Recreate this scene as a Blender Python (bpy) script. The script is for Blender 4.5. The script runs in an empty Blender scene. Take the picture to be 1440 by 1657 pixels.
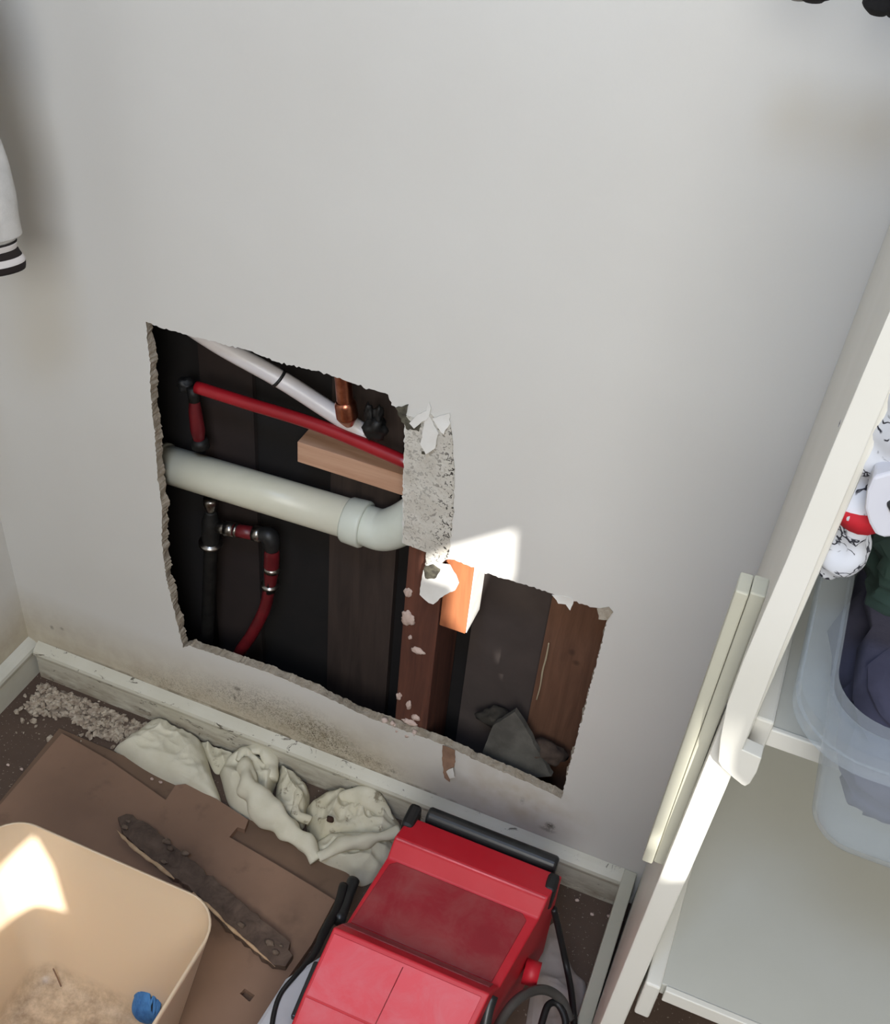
import bpy, bmesh, math, random
from mathutils import Vector, Matrix, noise
from mathutils.geometry import tessellate_polygon
random.seed(7)
SC = bpy.context.scene
COL = SC.collection

# ------------------------------------------------------------------ camera
R = Matrix(((0.92445098, 0.29866878, -0.23703871),
            (0.37269988, -0.57648434, 0.72715927),
            (0.08053067, -0.7605674, -0.64424533)))      # cam (right, down, forward) -> world
CAM = Vector((0.95871, -0.91162, 1.39636))
cd = bpy.data.cameras.new('camera'); cam = bpy.data.objects.new('camera', cd); COL.objects.link(cam)
cd.sensor_fit = 'HORIZONTAL'; cd.sensor_width = 36.0; cd.lens = 45.0; cd.clip_start = 0.02
cam.matrix_world = Matrix.Translation(CAM) @ (R @ Matrix(((1,0,0),(0,-1,0),(0,0,-1)))).to_4x4()
SC.camera = cam
SC.view_settings.view_transform = 'Standard'; SC.view_settings.look = 'None'
SC.view_settings.gamma = 1.0; SC.view_settings.exposure = 0.0
SC.view_settings.use_curve_mapping = False

# ------------------------------------------------------------------ world and lights
w = bpy.data.worlds.new('sky'); SC.world = w; w.use_nodes = True
w.node_tree.nodes['Background'].inputs[0].default_value = (0.90, 0.86, 0.80, 1)
w.node_tree.nodes['Background'].inputs[1].default_value = 0.42
SUN = Vector((-0.40, 0.75, -0.60)).normalized()
sd = bpy.data.lights.new('sun', 'SUN'); sd.energy = 11.0; sd.angle = math.radians(0.25); sd.color = (1, 0.98, 0.94)
so = bpy.data.objects.new('sun', sd); COL.objects.link(so); so.rotation_euler = SUN.to_track_quat('-Z', 'Y').to_euler(); so.location = (1.6, -2.5, 3)
def area(name, loc, target, sx, sy, power, color):
    d = bpy.data.lights.new(name, 'AREA'); d.shape = 'RECTANGLE'; d.size = sx; d.size_y = sy; d.energy = power; d.color = color
    o = bpy.data.objects.new(name, d); COL.objects.link(o); o.location = loc
    o.rotation_euler = (Vector(target) - Vector(loc)).to_track_quat('-Z', 'Y').to_euler(); return o
area('front_fill', (1.20, -1.85, 1.70), (1.20, 0, 0.50), 0.9, 0.8, 26.0, (0.99, 0.985, 0.96))  # added lamp for soft frontal light; no door stands here
area('high_blue_fill', (0.80, -1.3, 2.5), (0.74, 0, 1.05), 0.5, 0.3, 12.5, (0.48, 0.66, 1.0))  # added bluish lamp that cools and brightens the upper middle wall

# ------------------------------------------------------------------ helpers
def P(u, v, x=None, y=None, z=None):
    r = R @ Vector(((u-720.)/1800., (v-828.)/1800., 1.))
    if x is not None: t = (x-CAM.x)/r.x
    elif y is not None: t = (y-CAM.y)/r.y
    else: t = (z-CAM.z)/r.z
    return CAM + r*t
def lin(c):
    return tuple(((v/255.)/12.92 if v/255. <= 0.04045 else ((v/255.+0.055)/1.055)**2.4) for v in c)
def link(name, me, parent=None, mat=None, smooth=False, label=None):
    o = bpy.data.objects.new(name, me); COL.objects.link(o)
    if mat: me.materials.append(mat)
    if smooth:
        for p in me.polygons: p.use_smooth = True
    if parent: o.parent = parent
    if label: o['label'] = label
    return o
def bmobj(name, bm, parent=None, mat=None, smooth=False, label=None, bevel=0, seg=2):
    bmesh.ops.recalc_face_normals(bm, faces=bm.faces)
    me = bpy.data.meshes.new(name); bm.to_mesh(me); bm.free()
    o = link(name, me, parent, mat, smooth, label)
    if bevel:
        m = o.modifiers.new('bevel', 'BEVEL'); m.width = bevel; m.segments = seg; m.limit_method = 'ANGLE'; m.angle_limit = math.radians(35)
        if smooth is False:
            pass
    return o
def tag(o, label=None, cat=None, group=None, kind=None):
    if label: o['label'] = label
    if cat: o['category'] = cat
    if group: o['group'] = group
    if kind: o['kind'] = kind
    return o
def empty(name, loc, label, cat, group=None):
    o = bpy.data.objects.new(name, None); COL.objects.link(o); o.location = loc; o.empty_display_size = 0.02
    bpy.context.view_layer.update()
    return tag(o, label, cat, group)
def adopt(child, root):       # keep world coordinates when parented to an empty
    child.parent = root; child.matrix_parent_inverse = Matrix.Translation(root.location).inverted(); return child
def box_bm(x0, x1, y0, y1, z0, z1, bm=None):
    bm = bm or bmesh.new()
    v = [bm.verts.new((x, y, z)) for x in (x0, x1) for y in (y0, y1) for z in (z0, z1)]
    for f in ((0,1,3,2),(4,6,7,5),(0,4,5,1),(2,3,7,6),(0,2,6,4),(1,5,7,3)): bm.faces.new([v[i] for i in f])
    return bm
def box(name, x0, x1, y0, y1, z0, z1, mat, parent=None, bevel=0.0, label=None):
    return bmobj(name, box_bm(x0, x1, y0, y1, z0, z1), parent, mat, False, label, bevel)
def obb(name, origin, ax, ay, az, mat, parent=None, bevel=0.0, label=None):
    bm = bmesh.new(); o = Vector(origin); ax, ay, az = Vector(ax), Vector(ay), Vector(az)
    v = [bm.verts.new(o+ax*i+ay*j+az*k) for i in (0,1) for j in (0,1) for k in (0,1)]
    for f in ((0,1,3,2),(4,6,7,5),(0,4,5,1),(2,3,7,6),(0,2,6,4),(1,5,7,3)): bm.faces.new([v[i] for i in f])
    return bmobj(name, bm, parent, mat, False, label, bevel)
def plate(name, outer, holes, front, back, mat, parent=None, label=None, bevel=0.0, back_pts=None):
    """outer/holes: lists of 2D pts; front/back map 2D to 3D"""
    rings = [outer] + list(holes)
    flat = [p for r_ in rings for p in r_]
    tris = tessellate_polygon([[Vector((p[0], p[1], 0)) for p in r_] for r_ in rings])
    bm = bmesh.new()
    vf = [bm.verts.new(front(p)) for p in flat]
    bflat = flat if back_pts is None else back_pts
    vb = [bm.verts.new(back(p)) for p in bflat]
    for t in tris:
        try: bm.faces.new([vf[i] for i in t]); bm.faces.new([vb[i] for i in reversed(t)])
        except ValueError: pass
    k = 0
    for r_ in rings:
        n = len(r_)
        for i in range(n):
            a, b = k+i, k+(i+1) % n
            try: bm.faces.new((vf[a], vf[b], vb[b], vb[a]))
            except ValueError: pass
        k += n
    return bmobj(name, bm, parent, mat, False, label, bevel)
def jag(pts, step, amp, seed=0, closed=True):
    rnd = random.Random(seed); out = []
    n = len(pts)
    for i in range(n if closed else n-1):
        a, b = Vector(pts[i]), Vector(pts[(i+1) % n]); L = (b-a).length; m = max(1, int(L/step))
        nrm = Vector((-(b-a).y, (b-a).x)).normalized() if L > 0 else Vector((0, 0))
        for j in range(m):
            p = a.lerp(b, j/m)
            if j: p += nrm*rnd.gauss(0, amp)
            out.append((p.x, p.y))
    return out
def smooth_path(pts, n=8):
    pts = [Vector(p) for p in pts]
    if len(pts) < 3: return pts
    q = [pts[0]*2-pts[1]] + pts + [pts[-1]*2-pts[-2]]; out = []
    for i in range(1, len(q)-2):
        for j in range(n):
            t = j/n
            out.append(0.5*((2*q[i])+(q[i+1]-q[i-1])*t+(2*q[i-1]-5*q[i]+4*q[i+1]-q[i+2])*t*t+(3*q[i]-q[i-1]-3*q[i+1]+q[i+2])*t**3))
    out.append(pts[-1]); return out
def tube(name, pts, rad, mat, parent=None, segs=16, n=8, label=None, flat=1.0, disp=0.0, dscale=30):
    """swept tube; rad number or list (per control point)"""
    ctrl = len(pts); path = smooth_path(pts, n)
    if isinstance(rad, (int, float)): rr = [rad]*len(path)
    else:
        rr = []
        for i in range(len(path)):
            t = i*(ctrl-1)/(len(path)-1); k = min(int(t), ctrl-2); rr.append(rad[k]*(1-(t-k))+rad[k+1]*(t-k))
    bm = bmesh.new(); rings = []
    T = (path[1]-path[0]).normalized(); N = T.orthogonal().normalized()
    for i, p in enumerate(path):
        T2 = (path[min(i+1, len(path)-1)]-path[max(i-1, 0)]).normalized()
        N = (N - T2*N.dot(T2)).normalized(); B = T2.cross(N)
        ring = []
        for s in range(segs):
            a = 2*math.pi*s/segs; d = N*math.cos(a)+B*math.sin(a)*flat; r_ = rr[i]
            q = p + d*r_
            if disp: q += d*disp*noise.noise(q*dscale)
            ring.append(bm.verts.new(q))
        rings.append(ring)
    for i in range(len(rings)-1):
        for s in range(segs):
            bm.faces.new((rings[i][s], rings[i][(s+1) % segs], rings[i+1][(s+1) % segs], rings[i+1][s]))
    bm.faces.new(rings[0]); bm.faces.new(list(reversed(rings[-1])))
    o = bmobj(name, bm, parent, mat, True, label)
    return o

# ------------------------------------------------------------------ materials
class NT:
    def __init__(s, name):
        s.m = bpy.data.materials.new(name); s.m.use_nodes = True; s.t = s.m.node_tree; s.b = s.t.nodes['Principled BSDF']
        s.pos = s.t.nodes.new('ShaderNodeNewGeometry').outputs['Position']
    def n(s, typ, **kw):
        x = s.t.nodes.new(typ)
        for k, v in kw.items(): setattr(x, k, v)
        return x
    def l(s, a, b): s.t.links.new(a, b)
    def noise(s, scale, detail=4, rough=0.5, stretch=None, dist=0.0):
        x = s.n('ShaderNodeTexNoise'); x.inputs['Scale'].default_value = scale; x.inputs['Detail'].default_value = detail
        x.inputs['Roughness'].default_value = rough; x.inputs['Distortion'].default_value = dist
        src = s.pos
        if stretch:
            mp = s.n('ShaderNodeVectorMath', operation='MULTIPLY'); mp.inputs[1].default_value = stretch; s.l(s.pos, mp.inputs[0]); src = mp.outputs[0]
        s.l(src, x.inputs['Vector']); return x.outputs['Fac']
    def ramp(s, fac, lo, hi, a=(0,0,0), b=(1,1,1)):
        x = s.n('ShaderNodeValToRGB'); x.color_ramp.elements[0].position = lo; x.color_ramp.elements[1].position = hi
        x.color_ramp.elements[0].color = (*a, 1); x.color_ramp.elements[1].color = (*b, 1); s.l(fac, x.inputs[0]); return x.outputs[0]
    def mix(s, fac, a, b, mode='MIX'):
        x = s.n('ShaderNodeMix', data_type='RGBA', blend_type=mode)
        for sock, v in ((x.inputs[0], fac), (x.inputs[6], a), (x.inputs[7], b)):
            if isinstance(v, (int, float)): sock.default_value = v
            elif isinstance(v, tuple): sock.default_value = (*v, 1)
            else: s.l(v, sock)
        return x.outputs[2]
    def math(s, op, a, b=None, clamp=False):
        x = s.n('ShaderNodeMath', operation=op); x.use_clamp = clamp
        for sock, v in ((x.inputs[0], a), (x.inputs[1], b)):
            if v is None: continue
            if isinstance(v, (int, float)): sock.default_value = v
            else: s.l(v, sock)
        return x.outputs[0]
    def spot(s, c, rad, hard=0.5):
        """1 inside ellipsoid, 0 outside"""
        a = s.n('ShaderNodeVectorMath', operation='SUBTRACT'); s.l(s.pos, a.inputs[0]); a.inputs[1].default_value = c
        b = s.n('ShaderNodeVectorMath', operation='DIVIDE'); s.l(a.outputs[0], b.inputs[0]); b.inputs[1].default_value = rad
        d = s.n('ShaderNodeVectorMath', operation='LENGTH'); s.l(b.outputs[0], d.inputs[0])
        x = s.n('ShaderNodeMapRange'); x.inputs[1].default_value = 1; x.inputs[2].default_value = hard; x.inputs[3].default_value = 0; x.inputs[4].default_value = 1
        s.l(d.outputs['Value'], x.inputs[0]); return x.outputs[0]
    def bump(s, h, strength=0.3, dist=0.002):
        x = s.n('ShaderNodeBump'); x.inputs['Strength'].default_value = strength; x.inputs['Distance'].default_value = dist
        s.l(h, x.inputs['Height']); s.l(x.outputs[0], s.b.inputs['Normal'])
    def col(s, c):
        if isinstance(c, tuple): s.b.inputs['Base Color'].default_value = (*c, 1)
        else: s.l(c, s.b.inputs['Base Color'])
    def set(s, **kw):
        for k, v in kw.items(): s.b.inputs[k.replace('_', ' ')].default_value = v
        return s
def simple(name, c1, c2=None, scale=20, rough=0.5, metal=0.0, bump=0.0, bscale=200, bdist=0.001, stretch=None, lo=0.35, hi=0.65):
    t = NT(name)
    c1 = lin(c1); c2 = lin(c2) if c2 else tuple(v*0.9 for v in c1)
    t.col(t.ramp(t.noise(scale, 5, 0.6, stretch), lo, hi, c1, c2)); t.set(Roughness=rough, Metallic=metal)
    if bump: t.bump(t.noise(bscale, 4, 0.6, stretch), bump, bdist)
    return t.m

WALLC = (214, 211, 204)
def wall_material():
    t = NT('painted_plaster_wall')
    base = t.ramp(t.noise(2.5, 3), 0.3, 0.7, lin((214, 212, 206)), lin((207, 204, 197)))
    g = t.n('ShaderNodeSeparateXYZ'); t.l(t.pos, g.inputs[0])
    # general grime in the strip over the baseboard
    low = t.n('ShaderNodeMapRange'); low.inputs[1].default_value = 0.19; low.inputs[2].default_value = 0.09; t.l(g.outputs['Z'], low.inputs[0])
    left = t.n('ShaderNodeMapRange'); left.inputs[1].default_value = 0.72; left.inputs[2].default_value = 0.6; t.l(g.outputs['X'], left.inputs[0])
    m0 = t.math('MULTIPLY', t.math('MULTIPLY', low.outputs[0], left.outputs[0]), 0.8)
    c = t.mix(m0, base, t.ramp(t.noise(26, 5, 0.65), 0.35, 0.65, lin((172, 157, 130)), lin((194, 184, 160))))
    # yellowish damp under the right opening
    m1 = t.math('MULTIPLY', t.spot((0.80, 0, 0.13), (0.13, 0.1, 0.07), 0.3), t.ramp(t.noise(30, 4), 0.35, 0.65))
    c = t.mix(t.math('MULTIPLY', m1, 0.55), c, lin((176, 163, 138)))
    # mould blotch
    spk = t.ramp(t.noise(260, 3, 0.6, dist=1.8), 0.50, 0.56)
    for cc, rr, k in (((0.505, 0, 0.108), (0.07, 0.1, 0.040), 1.0), ((0.44, 0, 0.125), (0.12, 0.1, 0.05), 0.45), ((0.56, 0, 0.09), (0.10, 0.1, 0.03), 0.6), ((0.36, 0, 0.11), (0.14, 0.1, 0.045), 0.35), ((0.25,0,0.09),(0.09,0.1,0.022),0.35)):
        m = t.math('MULTIPLY', t.math('MULTIPLY', t.spot(cc, rr, 0.15), spk), k)
        c = t.mix(m, c, lin((62, 54, 40)))
    cloud = t.math('MULTIPLY', t.spot((0.50, 0, 0.11), (0.12, 0.1, 0.05), 0.1), 0.75)
    c = t.mix(t.math('MULTIPLY', cloud, t.ramp(t.noise(60, 4), 0.3, 0.7)), c, lin((150, 138, 112)))
    # small marks
    for (u, v, rx, rz, k) in ((384, 1114, .006, .004, .7), (380, 1128, .0025, .003, .8), (340, 1117, .004, .003, .25), (890, 1336, .006, .006, .85), (885,1342,.010,.004,.5), (636, 1248, .005, .003, .5), (84, 1015, .003, .004, .6), (100, 1017, .003, .003, .5), (410,1145,.004,.003,.5), (612,1235,.005,.003,.35), (845,1295,.003,.007,.3)):
        p = P(u, v, y=0); m = t.math('MULTIPLY', t.math('MULTIPLY', t.spot(p, (rx*1.5, .05, rz*1.5), 0.3), t.ramp(t.noise(400, 2), 0.35, 0.5)), k)
        c = t.mix(m, c, lin((70, 62, 50)))
    # black line of dirt where wall meets the baseboard
    ln = t.spot((0.42, 0, 0.074), (0.40, 0.1, 0.006), 0.6)
    c = t.mix(t.math('MULTIPLY', t.math('MULTIPLY', ln, t.ramp(t.noise(45, 4), 0.42, 0.55)), 0.6), c, lin((96, 86, 66)))
    t.col(c); t.set(Roughness=0.55)
    t.bump(t.noise(240, 3, 0.6), 0.12, 0.001)
    return t.m
M_WALL = wall_material()
def paint_mat():
    t = NT('white_gloss_paint'); t.col(t.ramp(t.noise(6, 3), 0.3, 0.7, lin((222, 219, 210)), lin((214, 211, 200)))); t.set(Roughness=0.38); t.bump(t.noise(60, 2), 0.06, 0.001); return t.m
M_PAINT = paint_mat()
M_PAINT2 = simple('cream_paint_on_batten', (192, 189, 172), (184, 181, 163), 8, 0.45)
M_SHELF = simple('shelf_white_laminate', (190, 189, 180), (184, 183, 172), 3, 0.5)
def skirt_mat():
    t = NT('dirty_baseboard_paint')
    base = t.ramp(t.noise(12, 4), 0.3, 0.7, lin((206, 203, 188)), lin((194, 190, 172)))
    g = t.n('ShaderNodeSeparateXYZ'); t.l(t.pos, g.inputs[0])
    low = t.n('ShaderNodeMapRange'); low.inputs[1].default_value = 0.055; low.inputs[2].default_value = 0.01; t.l(g.outputs['Z'], low.inputs[0])
    c = t.mix(t.math('MULTIPLY', t.math('MULTIPLY', low.outputs[0], 0.8), t.ramp(t.noise(30, 5, 0.6, (1, 1, 3)), 0.3, 0.6)), base, lin((140, 126, 108)))
    c = t.mix(t.math('MULTIPLY', t.ramp(t.noise(38, 6, 0.7, (1, 1, 2.5), 1.0), 0.60, 0.65), 0.85), c, lin((64, 54, 38)))
    t.col(c); t.set(Roughness=0.5); t.bump(t.noise(50, 4), 0.15, 0.002); return t.m
M_SKIRT = skirt_mat()
M_BASEL = simple('plain_white_baseboard', (206, 204, 192), (192, 190, 176), 10, 0.5)
M_GYP = simple('plaster_core', (178, 168, 152), (150, 138, 120), 70, 0.95, bump=0.8, bscale=260, bdist=0.003)
def floor_mat():
    t = NT('brown_floor')
    c = t.ramp(t.noise(8, 5, 0.6), 0.3, 0.7, lin((92, 74, 62)), lin((76, 60, 50)))
    c = t.mix(t.math('MULTIPLY', t.ramp(t.noise(260, 2), 0.66, 0.70), 0.7), c, lin((160, 148, 132)))
    t.col(c); t.set(Roughness=0.7); t.bump(t.noise(90, 4), 0.2, 0.002); return t.m
M_FLOOR = floor_mat()
def wood(name, c1, c2, rough=0.7, stretch=(1, 1, 0.08), scale=60, knots=()):
    t = NT(name)
    c = t.ramp(t.noise(scale, 5, 0.65, stretch, 0.6), 0.3, 0.7, lin(c1), lin(c2))
    for k, r_ in knots: c = t.mix(t.math('MULTIPLY', t.spot(k, r_, 0.3), 0.8), c, tuple(v*0.35 for v in lin(c1)))
    t.col(c); t.set(Roughness=rough); t.bump(t.noise(scale*1.5, 4, 0.6, stretch), 0.25, 0.001); return t.m
M_STUD = wood('dark_reddish_stud', (104, 62, 46), (62, 34, 26))
M_ORANGE = wood('orange_pine_block', (172, 108, 68), (140, 80, 50))
M_PINE = wood('pale_pine_offcut', (200, 160, 132), (170, 126, 98), stretch=(0.08, 1, 1))
M_DARKBOARD = wood('dark_brown_board', (62, 50, 44), (42, 33, 29))
M_BROWNBOARD = wood('brown_board', (116, 82, 62), (88, 60, 44), knots=((tuple(P(925, 1055, y=.088)), (.006, .02, .008)), (tuple(P(932, 1072, y=.088)), (.006, .02, .006))))
M_GREYPANEL = simple('grey_brown_panel', (84, 74, 69), (66, 57, 53), 6, 0.8)
M_RUBBLE = simple('dark_rubble', (38, 32, 28), (18, 15, 13), 80, 0.95, bump=0.8, bscale=150, bdist=0.004)
M_CONC = simple('grey_mortar', (92, 89, 82), (72, 69, 63), 30, 0.95, bump=0.4)
M_PVC = simple('cream_pvc', (214, 212, 194), (206, 204, 184), 10, 0.35)
M_PVC2 = simple('pale_green_white_pvc', (208, 212, 200), (198, 202, 188), 14, 0.4)
M_RED = simple('red_pex', (158, 24, 34), (132, 18, 26), 12, 0.35)
M_RED2 = simple('dark_red_sleeve', (104, 24, 30), (80, 16, 22), 30, 0.4)
M_WHITEP = simple('white_pex', (214, 208, 206), (200, 194, 192), 12, 0.35)
M_COPPER = simple('copper', (206, 136, 108), (160, 96, 74), 60, 0.28, metal=1.0)
M_STEEL = simple('dull_chrome', (176, 172, 166), (120, 116, 110), 80, 0.28, metal=1.0)
M_IRON = simple('dull_grey_iron', (44, 43, 41), (26, 25, 24), 60, 0.55, metal=0.5)
M_BLACK = simple('black_rubber', (30, 30, 30), (22, 22, 22), 20, 0.5)
M_BLACKG = simple('black_satin_plastic', (44, 46, 46), (30, 31, 32), 20, 0.35)
def card_mat(name, c1, c2):
    t = NT(name)
    c = t.ramp(t.noise(7, 4, 0.6), 0.3, 0.7, lin(c1), lin(c2))
    c = t.mix(t.math('MULTIPLY', t.ramp(t.noise(24, 5, 0.6), 0.60, 0.72), 0.35), c, tuple(v*0.55 for v in lin(c2)))
    for (u, v, rx, ry, k) in ((350, 1470, .07, .05, .6), (300, 1400, .05, .05, .5), (470, 1490, .04, .05, .35)):
        p = P(u, v, z=.02)
        c = t.mix(t.math('MULTIPLY', t.math('MULTIPLY', t.spot(p, (rx, ry, .1), 0.2), t.ramp(t.noise(40, 5), 0.3, 0.7)), k), c, lin((58, 44, 36)))
    t.col(c); t.set(Roughness=0.85); t.bump(t.noise(120, 3), 0.1, 0.001); return t.m
M_CARD = card_mat('brown_cardboard', (148, 117, 96), (132, 104, 85))
M_CARD2 = card_mat('brown_cardboard_underlayer', (122, 97, 78), (106, 84, 67))
def cloth_mat(name, c1, c2, dirt=0.6, thr=0.62):
    t = NT(name)
    c = t.ramp(t.noise(16, 4, 0.6), 0.3, 0.7, lin(c1), lin(c2))
    c = t.mix(t.math('MULTIPLY', t.ramp(t.noise(55, 6, 0.7), thr, thr+0.08), dirt), c, lin((110, 96, 72)))
    t.col(c); t.set(Roughness=0.95); t.bump(t.noise(420, 2), 0.25, 0.001); return t.m
M_RAG = cloth_mat('off_white_cloth', (218, 213, 194), (204, 198, 174), 0.35, 0.66)
M_RAGD = cloth_mat('stained_off_white_cloth', (214, 209, 190), (192, 184, 156), 0.75, 0.58)
def dusty_red(name, c1, c2, dusty, k, rough=0.42):
    t = NT(name)
    c = t.ramp(t.noise(9, 4), 0.3, 0.7, lin(c1), lin(c2))
    c = t.mix(t.math('MULTIPLY', t.ramp(t.noise(22, 6, 0.65, dist=0.5), 0.40, 0.70), k), c, lin(dusty))
    t.col(c); t.set(Roughness=rough); t.bump(t.noise(150, 3), 0.05, 0.001); return t.m
M_MRED = dusty_red('red_moulded_plastic', (196, 28, 44), (184, 22, 38), (190, 70, 76), 0.18, 0.5)
M_MREC = dusty_red('dusty_dark_red_recess', (150, 30, 42), (136, 26, 36), (150, 84, 80), 0.55, 0.6)
M_MFRONT = dusty_red('lit_dusty_red_front', (216, 66, 78), (204, 54, 66), (206, 108, 118), 0.6, 0.5)  # paler base colour stands in for light on this face, dust over it
M_GREYW = simple('grey_white_plastic', (196, 196, 200), (180, 180, 184), 10, 0.4)
M_TUB = NT('cream_translucent_plastic')
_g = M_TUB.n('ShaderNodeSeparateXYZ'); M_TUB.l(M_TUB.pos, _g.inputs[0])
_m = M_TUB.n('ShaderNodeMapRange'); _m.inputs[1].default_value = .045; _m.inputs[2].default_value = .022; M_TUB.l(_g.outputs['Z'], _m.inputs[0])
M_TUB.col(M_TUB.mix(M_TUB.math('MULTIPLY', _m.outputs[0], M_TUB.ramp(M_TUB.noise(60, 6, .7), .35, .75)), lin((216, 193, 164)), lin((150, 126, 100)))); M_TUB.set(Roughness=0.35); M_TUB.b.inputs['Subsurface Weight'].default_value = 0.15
M_TUB.b.inputs['Subsurface Radius'].default_value = (0.01, 0.007, 0.004); M_TUB = M_TUB.m
M_BLUE = simple('blue_yarn', (74, 134, 194), (44, 94, 152), 60, 0.8, bump=0.5, bscale=120)
def clear_plastic():
    t = NT('clear_plastic'); t.col((0.62, 0.66, 0.68)); t.set(Roughness=0.12, IOR=1.3)
    t.b.inputs['Transmission Weight'].default_value = 0.0
    tr = t.n('ShaderNodeBsdfTransparent'); tr.inputs[0].default_value = (0.93, 0.95, 0.97, 1)
    mx = t.n('ShaderNodeMixShader'); lw = t.n('ShaderNodeLayerWeight'); lw.inputs[0].default_value = 0.42
    f = t.math('ADD', t.math('MULTIPLY', lw.outputs["Facing"], 0.32), 0.05, True)
    t.l(f, mx.inputs[0]); t.l(tr.outputs[0], mx.inputs[1]); t.l(t.b.outputs[0], mx.inputs[2])
    t.l(mx.outputs[0], t.t.nodes['Material Output'].inputs['Surface']); return t.m
M_CLEAR = clear_plastic()
M_PURPLE = simple('grey_purple_cloth', (84, 82, 100), (66, 64, 82), 12, 0.9, bump=0.3)
M_NAVY = simple('dark_slate_cloth', (44, 47, 56), (26, 28, 34), 14, 0.9, bump=0.3)
M_GREEN = simple('dark_green_cloth', (34, 56, 48), (24, 40, 36), 14, 0.9)
M_TAUPE = simple('taupe_cloth', (168, 158, 152), (150, 140, 134), 14, 0.9)
M_KNIT = simple('heather_grey_knit', (206, 204, 200), (184, 182, 178), 30, 0.95, bump=0.3, bscale=300)
def stripe_mat():
    t = NT('striped_ribbed_cuff')
    g = t.n('ShaderNodeSeparateXYZ'); t.l(t.pos, g.inputs[0])
    t.set(Roughness=0.95); return t
def doodle_mat():
    t = NT('white_cloth_with_black_doodles')
    v = t.n('ShaderNodeTexVoronoi', feature='DISTANCE_TO_EDGE'); v.inputs['Scale'].default_value = 85; v.inputs['Randomness'].default_value = 1
    ns = t.n('ShaderNodeTexNoise'); ns.inputs['Scale'].default_value = 90; t.l(t.pos, ns.inputs['Vector'])
    ad = t.n('ShaderNodeVectorMath', operation='MULTIPLY_ADD'); t.l(ns.outputs['Color'], ad.inputs[0]); ad.inputs[1].default_value = (0.02, 0.02, 0.02); t.l(t.pos, ad.inputs[2])
    t.l(ad.outputs[0], v.inputs['Vector'])
    ln = t.ramp(v.outputs['Distance'], 0.035, 0.06, (1, 1, 1), (0, 0, 0))
    br = t.ramp(t.noise(70, 2), 0.46, 0.52)
    c = t.mix(t.math('MULTIPLY', ln, br), lin((206, 208, 214)), lin((40, 40, 50)))
    t.col(c); t.set(Roughness=0.9); return t.m
M_DOODLE = doodle_mat()
M_REDCLOTH = simple('red_cloth', (190, 24, 40), (170, 18, 32), 20, 0.8)
M_WPLAST = simple('white_smooth_plastic', (206, 206, 212), (198, 198, 206), 6, 0.3)

# ------------------------------------------------------------------ setting
def struct(o): o['kind'] = 'structure'; return o
XR, YF, H = 1.75, -3.0, 2.4
struct(box('floor', -0.1, 3.9, YF-.05, 0.013, -0.02, 0.0, M_FLOOR))
struct(box('wall_left', -0.06, 0.0, YF, 0.013, 0.0, H, M_WALL))
struct(box('wall_right', XR, XR+.06, -.75, 0.013, 0.0, H, M_WALL))

# back wall with the sawn opening
hole_px = [(236,520),(262,531),(330,548),(400,566),(452,586),(520,602),(575,621),(628,638),(633,655),(652,664),(655,690),(653,740),(652,800),(651,878),
           (672,886),(690,893),(688,915),(712,905),(735,905),(778,924),(860,949),(920,970),(985,990),(972,1045),(945,1150),(925,1225),(908,1292),
           (860,1268),(800,1243),(742,1216),(700,1198),(655,1182),(600,1162),(520,1124),(440,1090),(370,1066),(305,1044),(296,1048),(287,1010),(276,965),(268,930),(262,880),(262,820),(255,770),(250,700),(244,640),(243,590),(238,550)]
hole = [(p.x, p.z) for p in (P(u, v, y=0) for u, v in hole_px)]
holej = jag(hole, 0.003, 0.0007, 3)
cx_, cz_ = 0.58, 0.42
outer = [(0, 0), (XR, 0), (XR, H), (0, H)]
rb = random.Random(5)
back = list(outer)
for (x, z) in holej:            # the inner face of the board is broken a little further in
    k = 0.0045*noise.noise(Vector((x*55, z*55, 0)))+0.002*noise.noise(Vector((x*230, z*230, 3))); d = Vector((x-cx_, z-cz_)).normalized(); back.append((x-d.x*(k+0.001), z-d.y*(k+0.001)))
struct(plate('wall_back', outer, [holej], lambda p: (p[0], 0, p[1]), lambda p: (p[0], 0.013, p[1]), M_WALL, back_pts=back))
wb = bpy.data.objects['wall_back']
wb.data.materials.append(M_GYP)
for p in wb.data.polygons:
    c = p.center; n_ = p.normal
    if abs(n_.y) < 0.7 and 0.2 < c.x < 0.95 and 0.1 < c.z < 0.8: p.material_index = 1
    if n_.y > 0.7: p.material_index = 1

# unseen sheet added behind the camera, its holes shaped to place the sun patches
def to_front(p):
    t = (YF - p.y)/SUN.y; q = p + SUN*t; return (q.x, q.z)
patches = [
    [P(u, v, y=0) for u, v in ((690, 903), (730, 885), (836, 856), (832, 925), (800, 1000), (752, 1040), (728, 1000), (735, 945), (688, 930))],
    [P(u, v, y=-.38) for u, v in ((1172, 1142), (1177, 1150), (1165, 1205), (1163, 1236), (1183, 1258), (1212, 1278), (1175, 1345), (1130, 1420), (1070, 1422), (1080, 1388), (1062, 1378), (1070, 1345), (1083, 1376), (1125, 1257))],
    [P(u, v, y=-.375) for u, v in ((-60, 1440), (-10, 1402), (52, 1362), (84, 1405), (112, 1466), (60, 1450), (20, 1455), (-60, 1480))],
]
holes = [[to_front(p) for p in poly] for poly in patches]
struct(plate('sun_blocker', [(-0.1, 0), (3.9, 0), (3.9, 4.6), (-0.1, 4.6)], holes, lambda p: (p[0], YF, p[1]), lambda p: (p[0], YF-0.004, p[1]), M_WALL))

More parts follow.
